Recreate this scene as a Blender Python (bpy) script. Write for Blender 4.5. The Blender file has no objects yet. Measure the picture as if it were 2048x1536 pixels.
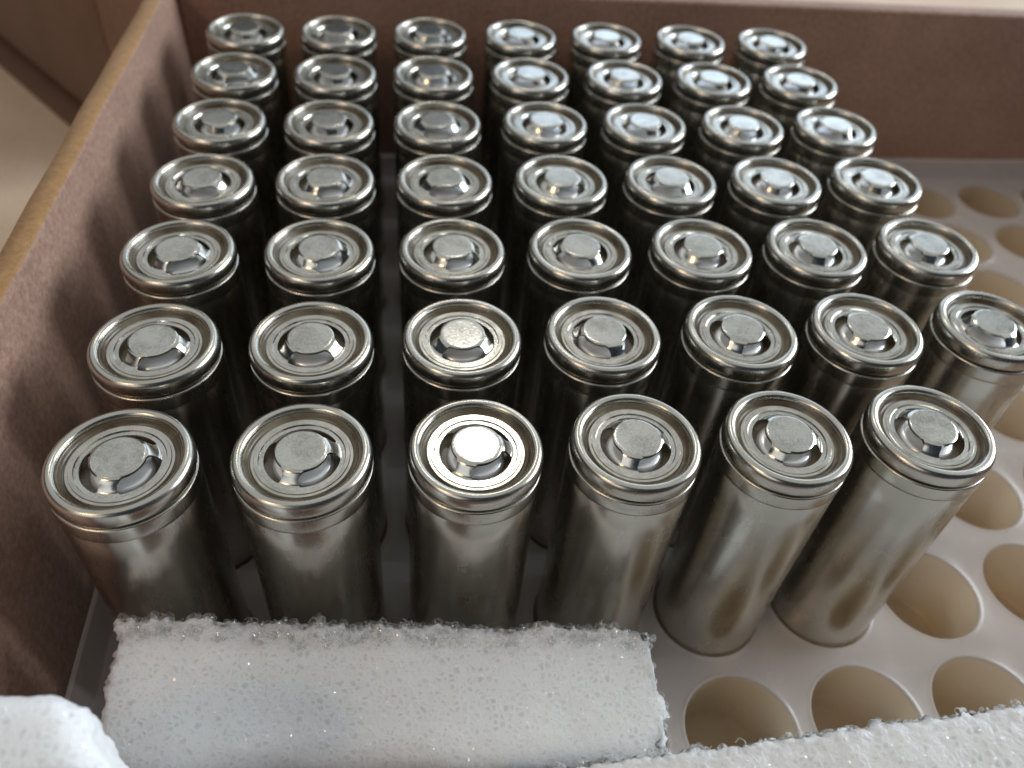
import bpy, bmesh, math, random
from mathutils import Vector, Matrix, noise

MM = 0.001
S = 67.7            # height of the cells' rim mid-plane above the table, mm
PITCH = 22.225
scene = bpy.context.scene
COL = scene.collection
random.seed(7)

# ------------------------------------------------------------------ camera
cam_d = bpy.data.cameras.new('camera')
cam = bpy.data.objects.new('camera', cam_d)
COL.objects.link(cam)
right = Vector((0.99080646, -0.11309048, 0.07425031))
down = Vector((-0.02931074, -0.71524398, -0.69825993))
fwd = Vector((0.13207364, 0.68966411, -0.71198312))
CAM = Vector((35.690, -68.464, 83.360 + S)) * MM
m = Matrix((right, -down, -fwd)).transposed().to_4x4()
m.translation = CAM
cam.matrix_world = m
cam_d.sensor_width = 36
cam_d.lens = 1611.125 / 2048 * 36
cam_d.clip_start = 0.002
cam_d.clip_end = 50
cam_d.dof.use_dof = True
cam_d.dof.focus_distance = 0.107
cam_d.dof.aperture_fstop = 21
scene.camera = cam

# ------------------------------------------------------------------ light
world = bpy.data.worlds.new('World')
scene.world = world
world.use_nodes = True
bg = world.node_tree.nodes['Background']
bg.inputs[0].default_value = (0.5, 0.7, 1.0, 1)
bg.inputs[1].default_value = 0.05


def area(name, direction, dist, sx, sy, watts, col, target=Vector((0.05, 0.03, 0.06))):
    d = bpy.data.lights.new(name, 'AREA')
    d.shape = 'RECTANGLE'
    d.size, d.size_y = sx, sy
    d.energy = watts
    d.color = col
    o = bpy.data.objects.new(name, d)
    COL.objects.link(o)
    v = Vector(direction).normalized()
    o.location = target + v * dist
    o.rotation_euler = (-v).to_track_quat('-Z', 'Y').to_euler()
    return o


def pol(az, el):
    az, el = math.radians(az), math.radians(el)
    return (math.sin(az) * math.cos(el), math.cos(az) * math.cos(el), math.sin(el))


# bright window to the right, a paler far window behind, ceiling lamp beyond the box, warm lamp front left
area('side_window', pol(77, 21), 2.0, 1.3, 0.8, 38, (0.84, 0.92, 1.0))
area('far_window', pol(27, 17), 3.0, 2.1, 1.15, 14, (0.68, 0.83, 1.0))
l = area('ceiling_lamp', pol(8.4, 49.2), 1.7, 0.13, 0.13, 1.3, (1.0, 0.97, 0.88), Vector((0.0444, 0, 0.067)))
l.data.shape = 'DISK'
l = area('warm_lamp', (-0.62, -0.42, 0.8), 1.3, 0.25, 0.25, 1.7, (1.0, 0.66, 0.38))
l.data.shape = 'DISK'
area('front_fill', pol(222, 30), 2.2, 1.3, 1.0, 4.5, (0.95, 0.98, 1.0))  # unseen fill light added at front left to brighten foam and can fronts
o = area('lit_ceiling', (0.0, 0.0, 1.0), 2.0, 5.0, 4.4, 35, (0.985, 1.0, 0.97))
o.location = (0.1, 1.45, 2.0)
o.rotation_euler = (0, 0, 0)

vs = scene.view_settings
vs.view_transform = 'Standard'
vs.look = 'None'
vs.gamma = 1.0
vs.use_curve_mapping = False
vs.exposure = 0.0


# ------------------------------------------------------------------ helpers
def obj(name, mesh, mat=None, parent=None, label=None, cat=None, group=None, kind=None):
    o = bpy.data.objects.new(name, mesh)
    COL.objects.link(o)
    if mat and mesh is not None and not mesh.materials:
        mesh.materials.append(mat)
    if parent:
        o.parent = parent
    for k, v in (('label', label), ('category', cat), ('group', group), ('kind', kind)):
        if v:
            o[k] = v
    return o


def empty(name, loc, **kw):
    o = obj(name, None, **kw)
    o.empty_display_size = 0.01
    o.location = loc
    return o


def mesh_from(name, verts, faces, smooth=True, sharp=None):
    me = bpy.data.meshes.new(name)
    me.from_pydata([(v[0] * MM, v[1] * MM, v[2] * MM) for v in verts], [], faces)
    me.update()
    if smooth:
        for p in me.polygons:
            p.use_smooth = True
        if sharp:
            me.set_sharp_from_angle(angle=math.radians(sharp))
    return me


def lathe(name, prof, seg=96, cap0=False, cap1=False, sharp=50):
    v, f = [], []
    for r, z in prof:
        for k in range(seg):
            t = 2 * math.pi * k / seg
            v.append((r * math.cos(t), r * math.sin(t), z))
    for i in range(len(prof) - 1):
        for k in range(seg):
            a, b = i * seg + k, i * seg + (k + 1) % seg
            f.append((a, b, b + seg, a + seg))
    if cap0:
        f.append(tuple(range(seg - 1, -1, -1)))
    if cap1:
        o = (len(prof) - 1) * seg
        f.append(tuple(range(o, o + seg)))
    return mesh_from(name, v, f, True, sharp)


def hexa(name, c, bevel=0.5, cuts=0, seg=3):
    """box from 8 corners: bottom 4 (ccw) then top 4, in mm"""
    bm = bmesh.new()
    vs_ = [bm.verts.new(Vector(p) * MM) for p in c]
    for q in ((3, 2, 1, 0), (4, 5, 6, 7), (0, 1, 5, 4), (1, 2, 6, 5), (2, 3, 7, 6), (3, 0, 4, 7)):
        bm.faces.new([vs_[i] for i in q])
    if bevel:
        bmesh.ops.bevel(bm, geom=bm.edges[:], offset=bevel * MM, segments=seg, affect='EDGES', profile=0.5)
    bmesh.ops.recalc_face_normals(bm, faces=bm.faces[:])
    me = bpy.data.meshes.new(name)
    bm.to_mesh(me)
    bm.free()
    for p in me.polygons:
        p.use_smooth = True
    me.set_sharp_from_angle(angle=math.radians(40))
    return me


# ------------------------------------------------------------------ materials
class NT:
    def __init__(self, name):
        self.m = bpy.data.materials.new(name)
        self.m.use_nodes = True
        self.t = self.m.node_tree
        self.n = self.t.nodes
        self.b = self.n['Principled BSDF']
        self.out = self.n['Material Output']

    def add(self, typ, **kw):
        n = self.n.new(typ)
        for k, v in kw.items():
            if k in n.inputs:
                n.inputs[k].default_value = v
            else:
                setattr(n, k, v)
        return n

    def link(self, a, b):
        self.t.links.new(a, b)

    def coords(self, scale=(1, 1, 1)):
        tc = self.add('ShaderNodeTexCoord')
        mp = self.add('ShaderNodeMapping')
        mp.inputs['Scale'].default_value = scale
        self.link(tc.outputs['Object'], mp.inputs['Vector'])
        return mp.outputs[0]

    def noise(self, vec, scale, detail=3, rough=0.55):
        n = self.add('ShaderNodeTexNoise')
        n.inputs['Scale'].default_value = scale
        n.inputs['Detail'].default_value = detail
        n.inputs['Roughness'].default_value = rough
        self.link(vec, n.inputs['Vector'])
        return n.outputs['Fac']

    def ramp(self, fac, a, b, p0=0.3, p1=0.7):
        r = self.add('ShaderNodeValToRGB')
        r.color_ramp.elements[0].position = p0
        r.color_ramp.elements[1].position = p1
        ca = a if isinstance(a, tuple) else (a, a, a)
        cb = b if isinstance(b, tuple) else (b, b, b)
        r.color_ramp.elements[0].color = (*ca, 1)
        r.color_ramp.elements[1].color = (*cb, 1)
        self.link(fac, r.inputs[0])
        return r.outputs[0]

    def bump(self, h, strength, dist):
        b = self.add('ShaderNodeBump')
        b.inputs['Strength'].default_value = strength
        b.inputs['Distance'].default_value = dist
        self.link(h, b.inputs['Height'])
        self.link(b.outputs[0], self.b.inputs['Normal'])
        return b

    def random_vec(self, vec):
        """shift the texture per object so that copies do not repeat"""
        oi = self.add('ShaderNodeObjectInfo')
        a = self.add('ShaderNodeVectorMath', operation='SCALE')
        c = self.add('ShaderNodeCombineXYZ')
        self.link(oi.outputs['Random'], c.inputs[0])
        self.link(oi.outputs['Random'], c.inputs[1])
        self.link(c.outputs[0], a.inputs[0])
        a.inputs['Scale'].default_value = 3.0
        s = self.add('ShaderNodeVectorMath', operation='ADD')
        self.link(vec, s.inputs[0])
        self.link(a.outputs[0], s.inputs[1])
        return s.outputs[0]


def mat_can():
    t = NT('nickel_plated_steel')
    v = t.random_vec(t.coords())
    vv = t.random_vec(t.coords((1, 1, 0.03)))
    b = t.b
    b.inputs['Metallic'].default_value = 1
    t.link(t.ramp(t.noise(v, 110, 4, 0.5), (0.52, 0.49, 0.425), (0.61, 0.585, 0.52)), b.inputs['Base Color'])
    # smudges over fine drawing lines
    ad = t.add('ShaderNodeMath', operation='MULTIPLY_ADD')
    t.link(t.noise(vv, 2200, 3), ad.inputs[0])
    ad.inputs[1].default_value = 0.35
    t.link(t.noise(v, 170, 5, 0.6), ad.inputs[2])
    t.link(t.ramp(ad.outputs[0], 0.21, 0.31, 0.45, 0.95), b.inputs['Roughness'])
    t.bump(t.noise(vv, 1900, 2), 0.03, 0.00004)
    return t.m


def mat_cap(name, speckle):
    t = NT(name)
    v = t.random_vec(t.coords())
    b = t.b
    b.inputs['Metallic'].default_value = 1
    if speckle:
        ad = t.add('ShaderNodeMath', operation='MULTIPLY_ADD')
        t.link(t.noise(v, 3000, 3, 0.7), ad.inputs[0])
        ad.inputs[1].default_value = 0.8
        t.link(t.noise(v, 300, 4, 0.6), ad.inputs[2])
        t.link(t.ramp(ad.outputs[0], (0.43, 0.42, 0.38), (0.67, 0.66, 0.61), 0.65, 1.15), b.inputs['Base Color'])
        b.inputs['Roughness'].default_value = 0.2
        t.bump(t.noise(v, 3000, 2, 0.5), 0.32, 0.00005)
    else:
        t.link(t.ramp(t.noise(v, 350, 5, 0.6), (0.49, 0.47, 0.41), (0.70, 0.68, 0.62)), b.inputs['Base Color'])
        t.link(t.ramp(t.noise(v, 700, 4), 0.14, 0.26), b.inputs['Roughness'])
        t.bump(t.noise(v, 2200, 2, 0.5), 0.10, 0.00004)
    return t.m


def mat_vent():
    t = NT('vent_aluminium')
    b = t.b
    b.inputs['Metallic'].default_value = 0.45
    b.inputs['Base Color'].default_value = (0.93, 0.935, 0.93, 1)
    b.inputs['Roughness'].default_value = 0.26
    return t.m


def mat_gasket():
    t = NT('gasket_and_gap_shade')
    v = t.random_vec(t.coords())
    b = t.b
    t.link(t.ramp(t.noise(v, 260, 4), (0.085, 0.052, 0.024), (0.21, 0.18, 0.12), 0.35, 0.6), b.inputs['Base Color'])
    b.inputs['Roughness'].default_value = 0.32
    b.inputs['Specular IOR Level'].default_value = 0.7
    return t.m


def mat_card(name, lo, hi, fibre=1.0):
    t = NT(name)
    v = t.coords((1, 1, 1))
    b = t.b
    n1 = t.noise(v, 38, 6, 0.6)
    n2 = t.noise(v, 900, 4, 0.7)
    mx = t.add('ShaderNodeMath', operation='MULTIPLY_ADD')
    t.link(n2, mx.inputs[0])
    mx.inputs[1].default_value = 0.75
    m4 = t.add('ShaderNodeMath', operation='MULTIPLY')
    m4.inputs[1].default_value = 0.4
    t.link(n1, m4.inputs[0])
    t.link(m4.outputs[0], mx.inputs[2])
    t.link(t.ramp(mx.outputs[0], lo, hi, 0.42, 0.74), b.inputs['Base Color'])
    b.inputs['Roughness'].default_value = 0.62
    b.inputs['Specular IOR Level'].default_value = 0.45
    b.inputs['Sheen Weight'].default_value = 0.15
    t.bump(t.noise(v, 1500, 4, 0.7), 0.35 * fibre, 0.00012)
    return t.m


def mat_plastic(name, trans, clear, base):
    t = NT(name)
    b = t.b
    v = t.coords()
    b.inputs['Base Color'].default_value = (*base, 1)
    t.link(t.ramp(t.noise(v, 90, 5), 0.16, 0.32), b.inputs['Roughness'])
    t.bump(t.noise(v, 60, 3), 0.10, 0.0012)
    tr = t.add('ShaderNodeBsdfTranslucent')
    tr.inputs['Color'].default_value = (0.85, 0.80, 0.72, 1)
    m1 = t.add('ShaderNodeMixShader')
    m1.inputs[0].default_value = trans
    t.link(b.outputs[0], m1.inputs[1])
    t.link(tr.outputs[0], m1.inputs[2])
    tp = t.add('ShaderNodeBsdfTransparent')
    tp.inputs['Color'].default_value = (0.97, 0.93, 0.86, 1)
    m2 = t.add('ShaderNodeMixShader')
    m2.inputs[0].default_value = clear
    t.link(m1.outputs[0], m2.inputs[1])
    t.link(tp.outputs[0], m2.inputs[2])
    t.link(m2.outputs[0], t.out.inputs['Surface'])
    return t.m


def mat_foam():
    t = NT('polyethylene_foam')
    b = t.b
    v = t.coords()
    b.inputs['Base Color'].default_value = (0.88, 0.885, 0.875, 1)
    b.inputs['Roughness'].default_value = 0.45
    b.inputs['Subsurface Weight'].default_value = 1.0
    b.inputs['Subsurface Radius'].default_value = (1, 1, 0.95)
    b.inputs['Subsurface Scale'].default_value = 0.0035
    # cell walls are whiter than the clear bubbles between them
    wob = t.add('ShaderNodeTexNoise')
    wob.inputs['Scale'].default_value = 500
    t.link(v, wob.inputs['Vector'])
    sc = t.add('ShaderNodeVectorMath', operation='SCALE')
    sc.inputs['Scale'].default_value = 0.0008
    t.link(wob.outputs['Color'], sc.inputs[0])
    av = t.add('ShaderNodeVectorMath', operation='ADD')
    t.link(v, av.inputs[0])
    t.link(sc.outputs[0], av.inputs[1])
    vo = t.add('ShaderNodeTexVoronoi', feature='DISTANCE_TO_EDGE')
    vo.inputs['Scale'].default_value = 1150
    t.link(av.outputs[0], vo.inputs['Vector'])
    v2 = t.add('ShaderNodeTexVoronoi', feature='F1')
    v2.inputs['Scale'].default_value = 1150
    t.link(av.outputs[0], v2.inputs['Vector'])
    w = t.ramp(vo.outputs['Distance'], 1.0, 0.0, 0.0, 0.3)
    sep = t.add('ShaderNodeSeparateColor')
    t.link(v2.outputs['Color'], sep.inputs[0])
    ad = t.add('ShaderNodeMath', operation='MULTIPLY_ADD')
    t.link(sep.outputs[0], ad.inputs[0])
    ad.inputs[1].default_value = 0.5
    t.link(w, ad.inputs[2])
    lf = t.add('ShaderNodeMath', operation='MULTIPLY_ADD')
    t.link(t.noise(v, 120, 4), lf.inputs[0])
    lf.inputs[1].default_value = 0.8
    t.link(ad.outputs[0], lf.inputs[2])
    t.link(t.ramp(lf.outputs[0], (0.70, 0.71, 0.71), (0.89, 0.90, 0.895), 0.3, 1.35), b.inputs['Base Color'])
    t.bump(vo.outputs['Distance'], 0.45, 0.0006)
    return t.m


def mat_film(name, gloss, opac):
    t = NT(name)
    t.n.remove(t.b)
    tp = t.add('ShaderNodeBsdfTransparent')
    gl = t.add('ShaderNodeBsdfGlossy')
    gl.inputs['Roughness'].default_value = 0.14
    df = t.add('ShaderNodeBsdfTranslucent')
    df.inputs['Color'].default_value = (0.9, 0.9, 0.89, 1)
    m0 = t.add('ShaderNodeMixShader')
    m0.inputs[0].default_value = gloss
    t.link(df.outputs[0], m0.inputs[1])
    t.link(gl.outputs[0], m0.inputs[2])
    m1 = t.add('ShaderNodeMixShader')
    m1.inputs[0].default_value = opac
    t.link(tp.outputs[0], m1.inputs[1])
    t.link(m0.outputs[0], m1.inputs[2])
    t.link(m1.outputs[0], t.out.inputs['Surface'])
    return t.m


M_CAN, M_CAP, M_VENT, M_GASKET_SHADE = mat_can(), mat_cap('cap_steel', False), mat_vent(), mat_gasket()
M_BUTTON = mat_cap('button_steel', True)
M_CARD = mat_card('box_board', (0.235, 0.125, 0.085), (0.455, 0.275, 0.20))
M_EDGE = mat_card('board_edge', (0.27, 0.135, 0.045), (0.43, 0.235, 0.085))
M_CARTON = mat_card('carton_board', (0.125, 0.058, 0.026), (0.20, 0.098, 0.048))
M_TABLE = mat_card('table_surface', (0.60, 0.43, 0.29), (0.78, 0.60, 0.44), 0.5)
M_TRAY = mat_plastic('milky_tray_plastic', 0.40, 0.13, (0.66, 0.61, 0.59))
M_CUP = mat_plastic('milky_cup_plastic', 0.50, 0.14, (0.88, 0.72, 0.48))
M_FOAM, M_FILM, M_BUBBLE = mat_foam(), mat_film('foam_film', 0.85, 0.13), mat_film('foam_bubble_wall', 0.3, 0.6)

# ------------------------------------------------------------------ setting
t_me = hexa('table', [(-900, -700, -20), (900, -700, -20), (900, 900, -20), (-900, 900, -20),
                      (-900, -700, 0), (900, -700, 0), (900, 900, 0), (-900, 900, 0)], 0)
obj('table', t_me, M_TABLE, kind='structure', label='pale tan table top under the cardboard box', cat='table')

# ------------------------------------------------------------------ cardboard box
XR = 14 * PITCH + 17.5
YF = -2 * PITCH - 20
YB = 150.0
box = empty('cardboard_box', (0, 0, 0), label='open brown cardboard box holding the plastic tray of cells', cat='box')


def wall(name, c, mat=M_CARD, bevel=0.7):
    return obj(name, hexa(name, c, bevel), mat, box)


FL = 3.0
wall('bottom', [(-24, YF - 6, 0.05), (XR + 6, YF - 6, 0.05), (XR + 6, YB + 6, 0.05), (-24, YB + 6, 0.05),
                (-24, YF - 6, FL), (XR + 6, YF - 6, FL), (XR + 6, YB + 6, FL), (-24, YB + 6, FL)], bevel=0.3)


# side wall: leans outwards and bows a little, its cut top edge a part of its own
def side_wall():
    n = 40
    v, f, ve, fe = [], [], [], []
    y0, y1 = YF - 6, YB + 5.6
    zt = 5.0 + S
    for i in range(n + 1):
        y = y0 + (y1 - y0) * i / n
        s = (y - y0) / (y1 - y0)
        top = -20.6 + 2.0 * max(0.0, s - 0.45) / 0.55 * 1.05 + 0.25 * noise.noise(Vector((y * 0.03, 2, 0)))
        bot = -17.6
        zz = zt + 0.35 * noise.noise(Vector((y * 0.04, 7, 1)))
        th = 4.2 + 0.35 * noise.noise(Vector((y * 0.05, 3, 4)))
        ring = [(bot, FL + 0.03), ((bot * 2 + top) / 3, FL + (zz - FL) / 3), ((bot + 2 * top) / 3, FL + (zz - FL) * 2 / 3),
                (top + 0.02, zz - 0.9), (top - 0.12, zz - 0.35), (top - 0.5, zz - 0.05)]
        back = [(top - th + 0.5, zz - 0.05), (top - th + 0.1, zz - 0.4), (top - th, zz - 1.0),
                (bot - th, FL + 0.03)]
        for x, z in ring + back:
            v.append((x, y, z))
    k = 10
    for i in range(n):
        for j in range(k):
            a, b = i * k + j, i * k + (j + 1) % k
            if j == 5:
                continue
            f.append((a, a + k, b + k, b))
    f.append(tuple(range(k)))
    f.append(tuple(range(n * k + k - 1, n * k - 1, -1)))
    o = obj('side_wall', mesh_from('side_wall', v, f, True, 50), M_CARD, box)
    for i in range(n + 1):
        for j in (4, 5, 6, 7):
            x, y, z = v[i * k + j]
            ve.append((x, y, z + 0.05 + (0.06 if j in (5, 6) else 0)))
    for i in range(n):
        for j in range(3):
            a = i * 4 + j
            fe.append((a, a + 4, a + 5, a + 1))
    obj('folded_edge', mesh_from('folded_edge', ve, fe, True, 60), M_EDGE, o)


side_wall()
zl, zr = 6.3 + S, 2.6 + S
wall('back_wall', [(-19.0, YB, FL + .03), (XR + 6, YB, FL + .03), (XR + 6, YB + 5.5, FL + .03), (-19.0, YB + 5.5, FL + .03),
                   (-18.2, YB, zl - 1.4), (XR + 6, YB, zr), (XR + 6, YB + 5.5, zr), (-18.2, YB + 5.5, zl - 1.4)], bevel=0.9)
wall('end_wall', [(XR, YF + .1, FL + .03), (XR + 5.5, YF + .1, FL + .03), (XR + 5.5, YB - .05, FL + .03), (XR, YB - .05, FL + .03),
                  (XR, YF + .1, zr), (XR + 5.5, YF + .1, zr), (XR + 5.5, YB - .05, zr), (XR, YB - .05, zr)])
wall('front_wall', [(-17.4, YF - 5.5, FL + .03), (XR + 5.5, YF - 5.5, FL + .03), (XR + 5.5, YF, FL + .03), (-17.4, YF, FL + .03),
                    (-17.4, YF - 5.5, S + 4), (XR + 5.5, YF - 5.5, S + 4), (XR + 5.5, YF, S + 4), (-17.4, YF, S + 4)])

# carton standing on the table beside the box
a, b = Vector((-135, 290.5, 0)), Vector((-50, 184, 0))
d = (b - a).normalized()
nrm = Vector((-d.y, d.x, 0))
if nrm.y < 0:
    nrm = -nrm
a = b - d * 190
q = [a, b, b + nrm * 120, a + nrm * 120]
H = 95
carton = obj('closed_carton', hexa('closed_carton', [(p.x, p.y, 8.0) for p in q] + [(p.x, p.y, H) for p in q], 0.8), M_CARTON,
             label='closed brown carton standing on the table outside the box', cat='carton')
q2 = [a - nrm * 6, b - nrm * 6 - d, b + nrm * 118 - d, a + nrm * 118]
obj('base_strip', hexa('base_strip', [(p.x, p.y, 0.05) for p in q2] + [(p.x, p.y, 1.55) for p in q2], 0.2), M_CARTON, carton)  # thin board strip jutting out beneath the carton, its shape a guess
q3 = [a + nrm * 14 + d * 8, b + nrm * 14 - d * 8, b + nrm * 112 - d * 8, a + nrm * 112 + d * 8]
obj('inner_flap', hexa('inner_flap', [(p.x, p.y, 1.6) for p in q3] + [(p.x, p.y, 7.97) for p in q3], 0.2), M_CARTON, carton)

# ------------------------------------------------------------------ tray
ZT = S - 48.0
tray = empty('cell_tray', (0, 0, 0), label='milky translucent plastic tray with rows of round holes inside the box', cat='tray')
COLS, ROWS = range(0, 15), range(-2, 7)


def tray_sheet():
    v, f = [], []
    seg = 48
    h = PITCH / 2
    rings = [(10.35, 0.0), (9.95, 0.10), (9.7, 0.22), (9.5, 0.20), (9.38, 0.02), (9.34, -0.5)]
    for cx in COLS:
        for cy in ROWS:
            o = len(v)
            for k in range(seg):
                t = 2 * math.pi * (k + 0.5) / seg
                c, s = math.cos(t), math.sin(t)
                g = h / max(abs(c), abs(s))
                v.append((cx * PITCH + c * g, cy * PITCH + s * g, 0))
            # exact corners: snap the points next to the diagonals
            for r, z in rings:
                for k in range(seg):
                    t = 2 * math.pi * (k + 0.5) / seg
                    v.append((cx * PITCH + r * math.cos(t), cy * PITCH + r * math.sin(t), z))
            for i in range(len(rings)):
                for k in range(seg):
                    p, q_ = o + i * seg + k, o + i * seg + (k + 1) % seg
                    f.append((p, q_, q_ + seg, p + seg))
            for cxs, cys in ((1, 1), (-1, 1), (-1, -1), (1, -1)):
                ci = len(v)
                v.append((cx * PITCH + cxs * h, cy * PITCH + cys * h, 0))
                best = sorted(range(seg), key=lambda k: (v[o + k][0] - v[ci][0]) ** 2 + (v[o + k][1] - v[ci][1]) ** 2)[:2]
                k0, k1 = sorted(best)
                if k1 - k0 > 1:
                    k0, k1 = k1, k0
                f.append((o + k0, ci, o + k1))
    # margins and the raised lip
    X0, X1 = -h, 14 * PITCH + h
    Y0, Y1 = ROWS[0] * PITCH - h, ROWS[-1] * PITCH + h
    mx0, mx1, my0, my1 = -14.6, XR - 2.0, YF + 2.0, YB - 3.2

    def loop(x0, x1, y0, y1, z):
        o = len(v)
        n = 60
        for (ax, ay), (bx, by) in (((x0, y0), (x1, y0)), ((x1, y0), (x1, y1)), ((x1, y1), (x0, y1)), ((x0, y1), (x0, y0))):
            for i in range(n):
                s = i / n
                x, y = ax + (bx - ax) * s, ay + (by - ay) * s
                v.append((x, y, z + (0.35 * noise.noise(Vector((x * .05, y * .05, 3))) if z > 2 else 0)))
        return o, 4 * n
    ls = [(X0, X1, Y0, Y1, 0), (mx0, mx1, my0, my1, 0), (mx0 - .5, mx1 + .5, my0 - .5, my1 + .5, 0.5),
          (mx0 - 1.6, mx1 + 1.6, my0 - 1.6, my1 + 1.6, 5.6), (mx0 - 2.0, mx1 + 1.8, my0 - 1.8, my1 + 2.4, 5.9),
          (mx0 - 2.3, mx1 + 1.9, my0 - 1.9, my1 + 2.9, 5.85)]
    prev = None
    for L in ls:
        cur = loop(*L)
        if prev:
            n = cur[1]
            for i in range(n):
                a_, b_ = prev[0] + i, prev[0] + (i + 1) % n
                c_, d_ = cur[0] + (i + 1) % n, cur[0] + i
                f.append((a_, d_, c_, b_))
        prev = cur
    me = mesh_from('tray_sheet', [(x, y, z + ZT) for x, y, z in v], f, True, 35)
    return me


obj('tray_sheet', tray_sheet(), M_TRAY, tray)
cup_prof = [(9.33, -0.45), (9.31, -2), (9.28, -9), (9.25, -14.6), (9.0, -15.5), (8.4, -16.02), (6.0, -16.05), (2.0, -16.05), (0.05, -16.05)]
cup_me = lathe('cup', cup_prof, 64, sharp=40)
cup_me.materials.append(M_CUP)
for cx in COLS:
    for cy in ROWS:
        o = obj('cup', cup_me, None, tray)
        o.location = (cx * PITCH * MM, cy * PITCH * MM, ZT * MM)

# ------------------------------------------------------------------ the cell
can_prof = [(0.05, 0), (8.3, 0), (8.8, 0.15), (9.06, 0.6), (9.1, 1.2), (9.1, 20), (9.1, 40), (9.1, 55), (9.1, 59.45), (9.06, 59.56), (9.08, 59.62),
            (9.16, 59.74), (9.17, 60.0), (9.17, 61.8), (9.15, 61.95), (9.08, 62.06), (8.9, 62.12), (8.5, 62.15), (8.1, 62.18),
            (7.95, 62.26), (7.95, 62.34), (8.15, 62.42), (8.6, 62.46), (8.92, 62.52), (9.05, 62.66), (9.11, 62.95), (9.12, 63.4), (9.11, 63.8), (9.06, 64.15),
            (8.94, 64.48), (8.74, 64.75), (8.48, 64.92), (8.2, 64.97), (7.92, 64.92), (7.7, 64.78), (7.57, 64.56), (7.52, 64.3), (7.52, 63.9)]
ME_CAN = lathe('can', can_prof, 96, sharp=70)
ME_CAN.materials.append(M_CAN)
gk = [(7.54, 64.15), (7.4, 64.17), (7.32, 64.08), (7.27, 63.85), (7.15, 63.62), (6.98, 63.45), (6.75, 63.4), (6.4, 63.38)]
ME_GASKET = lathe('gasket', gk, 96)
ME_GASKET.materials.append(M_GASKET_SHADE)
vd = [(5.9, 62.5), (5.0, 62.35), (4.3, 62.3), (3.98, 62.3), (3.92, 62.55), (3.78, 62.82), (3.5, 63.0), (3.0, 63.1), (2.2, 63.12), (0.05, 63.12)]
ME_VENT = lathe('vent_disc', vd, 72)
ME_VENT.materials.append(M_VENT)
ME_VENT.materials.append(M_GASKET_SHADE)
for p in ME_VENT.polygons:
    if math.hypot(p.center.x, p.center.y) > 3.98 * MM:
        p.material_index = 1  # dark colour on the outer trough paints the gap shadow around the openings


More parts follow.
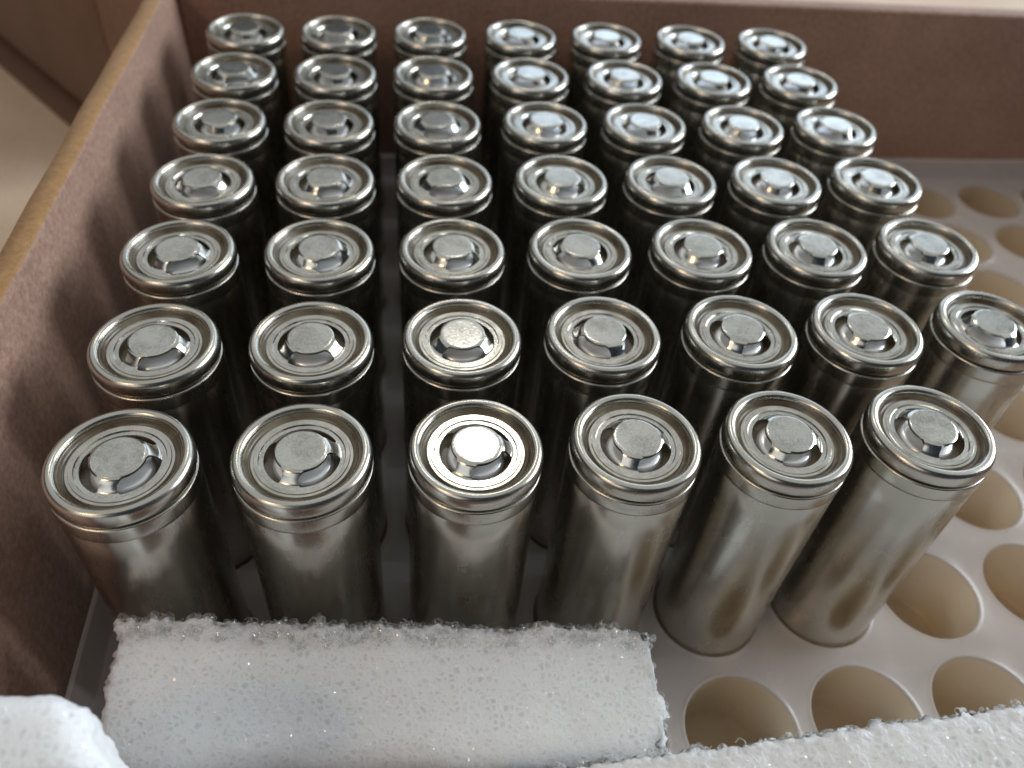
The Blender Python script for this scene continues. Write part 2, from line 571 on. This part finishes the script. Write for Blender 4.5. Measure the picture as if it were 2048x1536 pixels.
def cap_mesh():
    """pressed cap: flange, three legs with openings between them, flat button"""
    def z_of(r):
        if r <= 3.14:
            return 65.25
        if r <= 3.42:
            return 65.25 - 0.12 * ((r - 3.14) / 0.28) ** 2
        if r <= 4.95:
            s = (r - 3.42) / 1.53
            e = s * s * (3 - 2 * s)
            return 65.13 - (65.13 - 63.72) * (0.1 * s + 0.9 * e)
        if r <= 5.5:
            return 63.72
        if r <= 5.62:
            return 63.72 + 0.2 * (r - 5.5) / 0.12
        if r <= 6.12:
            return 63.92
        if r <= 6.2:
            return 63.92 - 0.13 * (r - 6.12) / 0.08
        if r <= 6.55:
            return 63.79
        return 63.79 - 0.3 * (r - 6.55) / 0.15
    rs = [0.02, 1.0, 2.0, 2.8, 3.14, 3.24, 3.34, 3.42, 3.52, 3.68, 3.85, 4.1, 4.4, 4.65, 4.85, 4.95, 5.1, 5.3, 5.48, 5.5, 5.62, 5.64, 5.9, 6.1, 6.12, 6.2, 6.22, 6.4, 6.53, 6.55, 6.62, 6.7]
    NL, NO = 8, 26
    v, f = [], []
    for r in rs:
        s = min(1.0, max(0.0, (r - 3.42) / 1.53))
        w = 1.12 + 0.42 * (abs(2 * s - 1)) ** 3
        al = math.asin(min(0.95, w / max(r, 1.9))) if r < 4.96 else math.asin(1.54 / 4.95)
        if r < 3.42:
            al = math.asin(1.54 / 3.42)
        for L in range(3):
            c = L * 2 * math.pi / 3
            for k in range(NL):
                v.append((r, c - al + 2 * al * k / NL))
            span = 2 * math.pi / 3 - 2 * al
            for k in range(NO):
                v.append((r, c + al + span * k / NO))
    n = 3 * (NL + NO)
    pts = []
    for r, t in v:
        rr = r
        pts.append((rr * math.cos(t), rr * math.sin(t), z_of(r)))
    for i in range(len(rs) - 1):
        rm = (rs[i] + rs[i + 1]) / 2
        for k in range(n):
            leg = (k % (NL + NO)) < NL
            if 3.42 < rm < 4.95 and not leg:
                continue
            a_, b_ = i * n + k, i * n + (k + 1) % n
            f.append((a_, b_ , b_ + n, a_ + n))
    f.append(tuple(range(n)))
    me = bpy.data.meshes.new('cap_raw')
    me.from_pydata([(x * MM, y * MM, z * MM) for x, y, z in pts], [], f)
    bm = bmesh.new()
    bm.from_mesh(me)
    bmesh.ops.recalc_face_normals(bm, faces=bm.faces[:])
    up = sum(fc.normal.z for fc in bm.faces)
    if up < 0:
        bmesh.ops.reverse_faces(bm, faces=bm.faces[:])
    # sheet thickness: a lower copy and side faces along every open edge
    top = bm.faces[:]
    bound = [e for e in bm.edges if e.is_boundary]
    ret = bmesh.ops.duplicate(bm, geom=top + bm.edges[:] + bm.verts[:])
    vmap = ret['vert_map']
    newf = [g for g in ret['geom'] if isinstance(g, bmesh.types.BMFace)]
    bmesh.ops.reverse_faces(bm, faces=newf)
    for g in ret['geom']:
        if isinstance(g, bmesh.types.BMVert):
            g.co.z -= 0.36 * MM
    for e in bound:
        a_, b_ = e.verts
        try:
            bm.faces.new((b_, a_, vmap[a_], vmap[b_]))
        except ValueError:
            pass
    bmesh.ops.recalc_face_normals(bm, faces=bm.faces[:])
    out = bpy.data.meshes.new('cap')
    bm.to_mesh(out)
    bm.free()
    bpy.data.meshes.remove(me)
    for p in out.polygons:
        p.use_smooth = True
    out.set_sharp_from_angle(angle=math.radians(48))
    out.materials.append(M_CAP)
    out.materials.append(M_BUTTON)
    for p in out.polygons:
        r_ = math.hypot(p.center.x, p.center.y) / MM
        if (r_ < 3.2 or 4.98 < r_ < 5.5) and p.normal.z > 0.9:
            p.material_index = 1
    return out


ME_CAP = cap_mesh()

OFFS = [
    [(-0.37, 0.51), (-0.06, 0.44), (0.49, 0.27), (0.37, 0.33), (0.12, -0.01), (-0.22, 0.22)],
    [(-0.21, 0.04), (-0.13, -0.1), (0.16, 0.06), (0.02, 0.02), (0.32, -0.16), (-0.42, -0.14), (0, 0)],
    [(-0.51, 0.02), (-0.05, 0.11), (0.04, 0.07), (0.2, -0.03), (0.12, -0.24), (-0.29, -0.26), (-0.53, -0.21)],
    [(0.17, -0.6), (-0.08, -0.19), (-0.04, -0.14), (0.37, 0.0), (0.2, 0.09), (-0.03, -0.03), (-0.39, 0.25)],
    [(0.21, -1.06), (-0.34, -0.48), (-0.33, -0.13), (0.42, 0.5), (0.14, 0.53), (0.22, 0.21), (-0.16, 0.26)],
    [(0.31, -1.34), (0.07, -0.4), (-0.2, 0.18), (0.07, 0.52), (0.39, 1.03), (0.1, 0.4), (-0.23, -0.05)],
    [(0.3, -1.22), (-0.06, -0.19), (0.02, 0.69), (0.5, 1.18), (0.42, 1.01), (0.95, 0.52), (0.33, -0.2)]]
LEGS = [
    [-97, -107, -118, -115, -133, -116],
    [-125, -148, -149, -71, -120, -133, -75],
    [-122, -110, -123, -58, -133, -107, -115],
    [-150, -124, -147, -125, -57, -117, -118],
    [-85, -80, -147, -125, -80, -130, -75],
    [-125, -80, -120, -70, -125, -80, -100],
    [-80, -50, -125, -70, -72, -95, -110]]
ORD = ['first', 'second', 'third', 'fourth', 'fifth', 'sixth', 'seventh']
ROWN = ['row beside the foam block', 'second row from the foam block', 'third row from the foam block',
        'middle row of seven', 'third row from the back wall', 'second row from the back wall',
        'row along the back wall']
for i in range(7):
    for j in range(len(OFFS[i])):
        lab = 'bare steel cell %s from the side wall, %s' % (ORD[j], ROWN[i])
        root = empty('battery_cell', (j * PITCH * MM, i * PITCH * MM, (S - 64.1) * MM), label=lab, cat='battery',
                     group='bare steel battery cells standing in the tray')
        dx = max(-0.5, min(0.5, OFFS[i][j][0]))
        dy = max(-0.55, min(0.55, OFFS[i][j][1]))
        root.rotation_euler = (-dy / 64.0, dx / 64.0, 0)
        can = obj('can', ME_CAN, None, root)
        can.rotation_euler.z = random.uniform(0, 6.28)
        obj('gasket', ME_GASKET, None, root)
        cp = obj('cap', ME_CAP, None, root)
        cp.rotation_euler.z = math.radians(LEGS[i][j])
        obj('vent_disc', ME_VENT, None, cp)

# ------------------------------------------------------------------ foam
def foam(name, foot, ztop, zbot, step, seed, label, rag=0.6, flakes=900, rings=0, soft=0.9):
    """foot: 4 corners (back-left, back-right, front-right, front-left); ztop: heights at these corners"""
    foot = [Vector((x, y)) for x, y in foot]
    W = max((foot[1] - foot[0]).length, (foot[2] - foot[3]).length)
    D = max((foot[3] - foot[0]).length, (foot[2] - foot[1]).length)
    Hh = sum(ztop) / 4 - zbot
    nu, nv, nw = int(W / step), int(D / step), max(6, int(Hh / step / 1.3))

    def pos(u, v_, w):
        p = (foot[0] * (1 - u) + foot[1] * u) * (1 - v_) + (foot[3] * (1 - u) + foot[2] * u) * v_
        zt = (ztop[0] * (1 - u) + ztop[1] * u) * (1 - v_) + (ztop[3] * (1 - u) + ztop[2] * u) * v_
        return Vector((p.x, p.y, zbot + (zt - zbot) * w))
    verts, faces, idx = [], [], {}

    def vid(i, j, k):
        key = (i, j, k)
        if key not in idx:
            idx[key] = len(verts)
            verts.append((pos(i / nu, j / nv, k / nw), i / nu, j / nv, k / nw))
        return idx[key]
    for i in range(nu):
        for j in range(nv):
            faces.append((vid(i, j, nw), vid(i, j + 1, nw), vid(i + 1, j + 1, nw), vid(i + 1, j, nw)))
            if i % 4 == 0 and j % 4 == 0:
                pass
    for i in range(nu):
        for k in range(nw):
            faces.append((vid(i, nv, k), vid(i + 1, nv, k), vid(i + 1, nv, k + 1), vid(i, nv, k + 1)))
            faces.append((vid(i, 0, k), vid(i, 0, k + 1), vid(i + 1, 0, k + 1), vid(i + 1, 0, k)))
    for j in range(nv):
        for k in range(nw):
            faces.append((vid(0, j, k), vid(0, j + 1, k), vid(0, j + 1, k + 1), vid(0, j, k + 1)))
            faces.append((vid(nu, j, k), vid(nu, j, k + 1), vid(nu, j + 1, k + 1), vid(nu, j + 1, k)))
    loop0 = [vid(i, 0, 0) for i in range(nu + 1)] + [vid(nu, j, 0) for j in range(1, nv + 1)] + \
            [vid(i, nv, 0) for i in range(nu - 1, -1, -1)] + [vid(0, j, 0) for j in range(nv - 1, 0, -1)]
    faces.append(tuple(loop0))
    cen = pos(0.5, 0.5, 0.5)
    out = []
    sd = Vector((seed * 13.7, seed * 5.1, seed * 3.3))
    for p, u, v_, w in verts:
        # outward direction from the nearest faces
        du, dv = min(u, 1 - u) * W, min(v_, 1 - v_) * D
        dt = (1 - w) * Hh
        n = Vector((0, 0, 0))
        if du < 0.01:
            n.x += -1 if u < 0.5 else 1
        if dv < 0.01:
            n.y += 1 if v_ < 0.5 else -1
        if dt < 0.01:
            n.z += 1
        if n.length == 0:
            n = (p - cen)
        n.normalize()
        # soft rounding where faces meet
        def rnd(a_, r):
            return r - math.sqrt(max(0, r * r - (r - min(a_, r)) ** 2))
        dsum = 0.0
        rr = 5.0 if v_ > 0.5 else soft
        if soft > 2:
            P_ = Vector((u * W, v_ * D, w * Hh))
            C_ = Vector((min(max(P_.x, soft), W - soft), min(max(P_.y, soft), D - soft), min(P_.z, Hh - soft)))
            e_ = P_ - C_
            if e_.length > 1e-6:
                P_ = C_ + e_.normalized() * soft
                e_.normalize()
                n = Vector((e_.x, -e_.y, e_.z))
            p = pos(P_.x / W, P_.y / D, P_.z / Hh)
        if soft > 2:
            pass
        elif dt < 0.01:
            p = p - Vector((0, 0, rnd(dv, rr) + rnd(du, soft)))
        elif dv < 0.01:
            p = p + Vector((0, (-1 if v_ < 0.5 else 1) * (rnd(dt, rr) + rnd(du, soft)), 0))
        elif du < 0.01:
            p = p + Vector(((1 if u < 0.5 else -1) * (rnd(dt, soft) + rnd(dv, soft)), 0, 0))
        edge = 0.0 if soft > 2 else math.exp(-min(du if dt < .01 or dv < .01 else 99, dv if dt < .01 or du < .01 else 99,
                             dt if du < .01 or dv < .01 else 99) / 1.6)
        q_ = p * 0.72 + sd
        dist, _ = noise.voronoi(q_)
        ridge = math.exp(-(dist[1] - dist[0]) * 5.0)
        dist2, _ = noise.voronoi(p * 1.05 + sd)
        cup = dist2[0]
        lowf = noise.fractal(p * 0.09 + sd, 1.0, 2.0, 3)
        disp = 0.30 * lowf + (0.10 + 0.34 * edge) * (ridge - 0.45) - (0.10 + (1.3 if v_ < 0.3 else 0.5) * edge) * (0.5 - cup)
        if v_ > 0.98 and dt > 2:          # sheared front face: shallow horizontal creases
            disp += 0.22 * noise.fractal(Vector((p.x * 0.12, p.z * 0.9, seed)), 1.0, 2.0, 4)
        if dt < 0.01 and v_ > 0.6:        # creased towards the front
            disp += 0.35 * (v_ - 0.6) / 0.4 * noise.fractal(Vector((p.x * 0.10, p.y * 0.8, seed)), 1.0, 2.0, 4)
        if du < 0.01:
            disp += rag * noise.fractal(p * 0.35 + sd, 1.0, 2.0, 4)
        if v_ < 0.02:
            disp += 0.5 * rag * (noise.fractal(p * 0.25 + sd, 1.0, 2.0, 4) - 0.3)
        if w > 0.03:
            p = p + n * disp
        p.z = max(p.z, zbot)
        out.append(p)
    me = mesh_from(name, out, faces, True)
    body = obj(name, me, M_FOAM, label=label, cat='foam', group='white packing foam pieces at the front of the box')
    # torn film flakes that glint, and open bubble rims along the back edge
    me.calc_loop_triangles()
    rnd_ = random.Random(seed)
    fv, ff = [], []
    nquad = len(faces) - 1
    ntop = nu * nv
    for _ in range(flakes):
        fi = rnd_.randrange(ntop) if rnd_.random() < 0.7 else rnd_.randrange(nquad)
        fc = faces[fi]
        p = (out[fc[0]] + out[fc[2]]) / 2
        if p.z < zbot + 1.5:
            continue
        nn = Vector(me.polygons[fi].normal)
        s = rnd_.uniform(0.08, 0.22) 
        tilt = Vector((rnd_.gauss(0, 1), rnd_.gauss(0, 1), rnd_.gauss(0, 1))) * 0.55
        ax = (nn + tilt).normalized()
        t1 = ax.orthogonal().normalized()
        t1.rotate(Matrix.Rotation(rnd_.uniform(0, 6.28), 3, ax))
        t2 = ax.cross(t1)
        o = len(fv)
        c = p + nn * 0.14
        kk = rnd_.choice((3, 4, 5))
        for k in range(kk):
            t = 6.283 * k / kk + rnd_.uniform(-.3, .3)
            fv.append(c + t1 * math.cos(t) * s + t2 * math.sin(t) * s * rnd_.uniform(0.4, 0.9))
        ff.append(tuple(range(o, o + kk)))
    obj('film_flakes', mesh_from('film_flakes', fv, ff, False), M_FILM, body, kind='stuff')
    if rings:
        rv, rf = [], []
        tops = [vid(i, 0, nw) for i in range(nu + 1)]
        sides = [vid(nu, j, nw) for j in range(nv + 1)]
        for _ in range(rings):
            if rnd_.random() < 0.8:
                p = out[rnd_.choice(tops)].copy()
                p += Vector((rnd_.uniform(-.4, .4), rnd_.uniform(-2.6, 0.5) * rnd_.random(), 0))
            else:
                p = out[rnd_.choice(sides)].copy()
                p += Vector((rnd_.uniform(-1.2, 0.5), rnd_.uniform(-.4, .4), rnd_.uniform(-4, 0)))
            p.z += rnd_.uniform(-0.55, 0.05)
            R_ = rnd_.uniform(0.28, 0.7)
            ax = Vector((rnd_.gauss(0, .7), rnd_.gauss(0, .7) - 0.3, 1)).normalized()
            t1 = ax.orthogonal().normalized()
            t2 = ax.cross(t1)
            o = len(rv)
            K = 6
            hgt = rnd_.uniform(0.3, 0.7)
            for k in range(K):
                t = 6.283 * k / K
                rr = R_ * (1 + rnd_.uniform(-.16, .16))
                dcn = t1 * math.cos(t) * rr + t2 * math.sin(t) * rr
                rv.append(p + dcn * 0.82 - ax * hgt)
                rv.append(p + dcn * 1.05 - ax * hgt * 0.4)
                rv.append(p + dcn + ax * rnd_.uniform(0, 0.2))
            for k in range(K):
                if rnd_.random() < 0.12:
                    continue
                a_, b_ = o + k * 3, o + ((k + 1) % K) * 3
                rf.append((a_, b_, b_ + 1, a_ + 1))
                rf.append((a_ + 1, b_ + 1, b_ + 2, a_ + 2))
        obj('open_bubbles', mesh_from('open_bubbles', rv, rf, True), M_BUBBLE, body, kind='stuff')
    return body


zt = ZT + 0.27
foam('foam_block', [(-2.0, -11.4), (69.8, -15.2), (71.6, -32.0), (-5.4, -28.6)], [S - 16.8, S - 23.6, S - 33.5, S - 29.0], zt, 0.34, 3,
     'torn white foam block lying against the cells with a ragged bubbly edge', 1.5, 7000, 1700, 0.7)
foam('foam_strip', [(38.0, -35.6), (150.0, -38.0), (146.0, -54.0), (36.0, -50.0)], [S - 17.5, S + 2.0, S + 2.0, S - 18.5], zt, 0.42, 8,
     'long white foam strip lying over the empty tray holes', 0.5, 6000, 600)
foam('foam_piece', [(-15.0, -30.6), (3.8, -31.2), (9.4, -41.0), (-15.0, -43.0)], [S + 6.0, S + 6.0, S + 5.0, S + 5.0], zt, 0.42, 12,
     'tall white foam piece standing in the corner by the side wall', 0.6, 500, 0, 4.0)
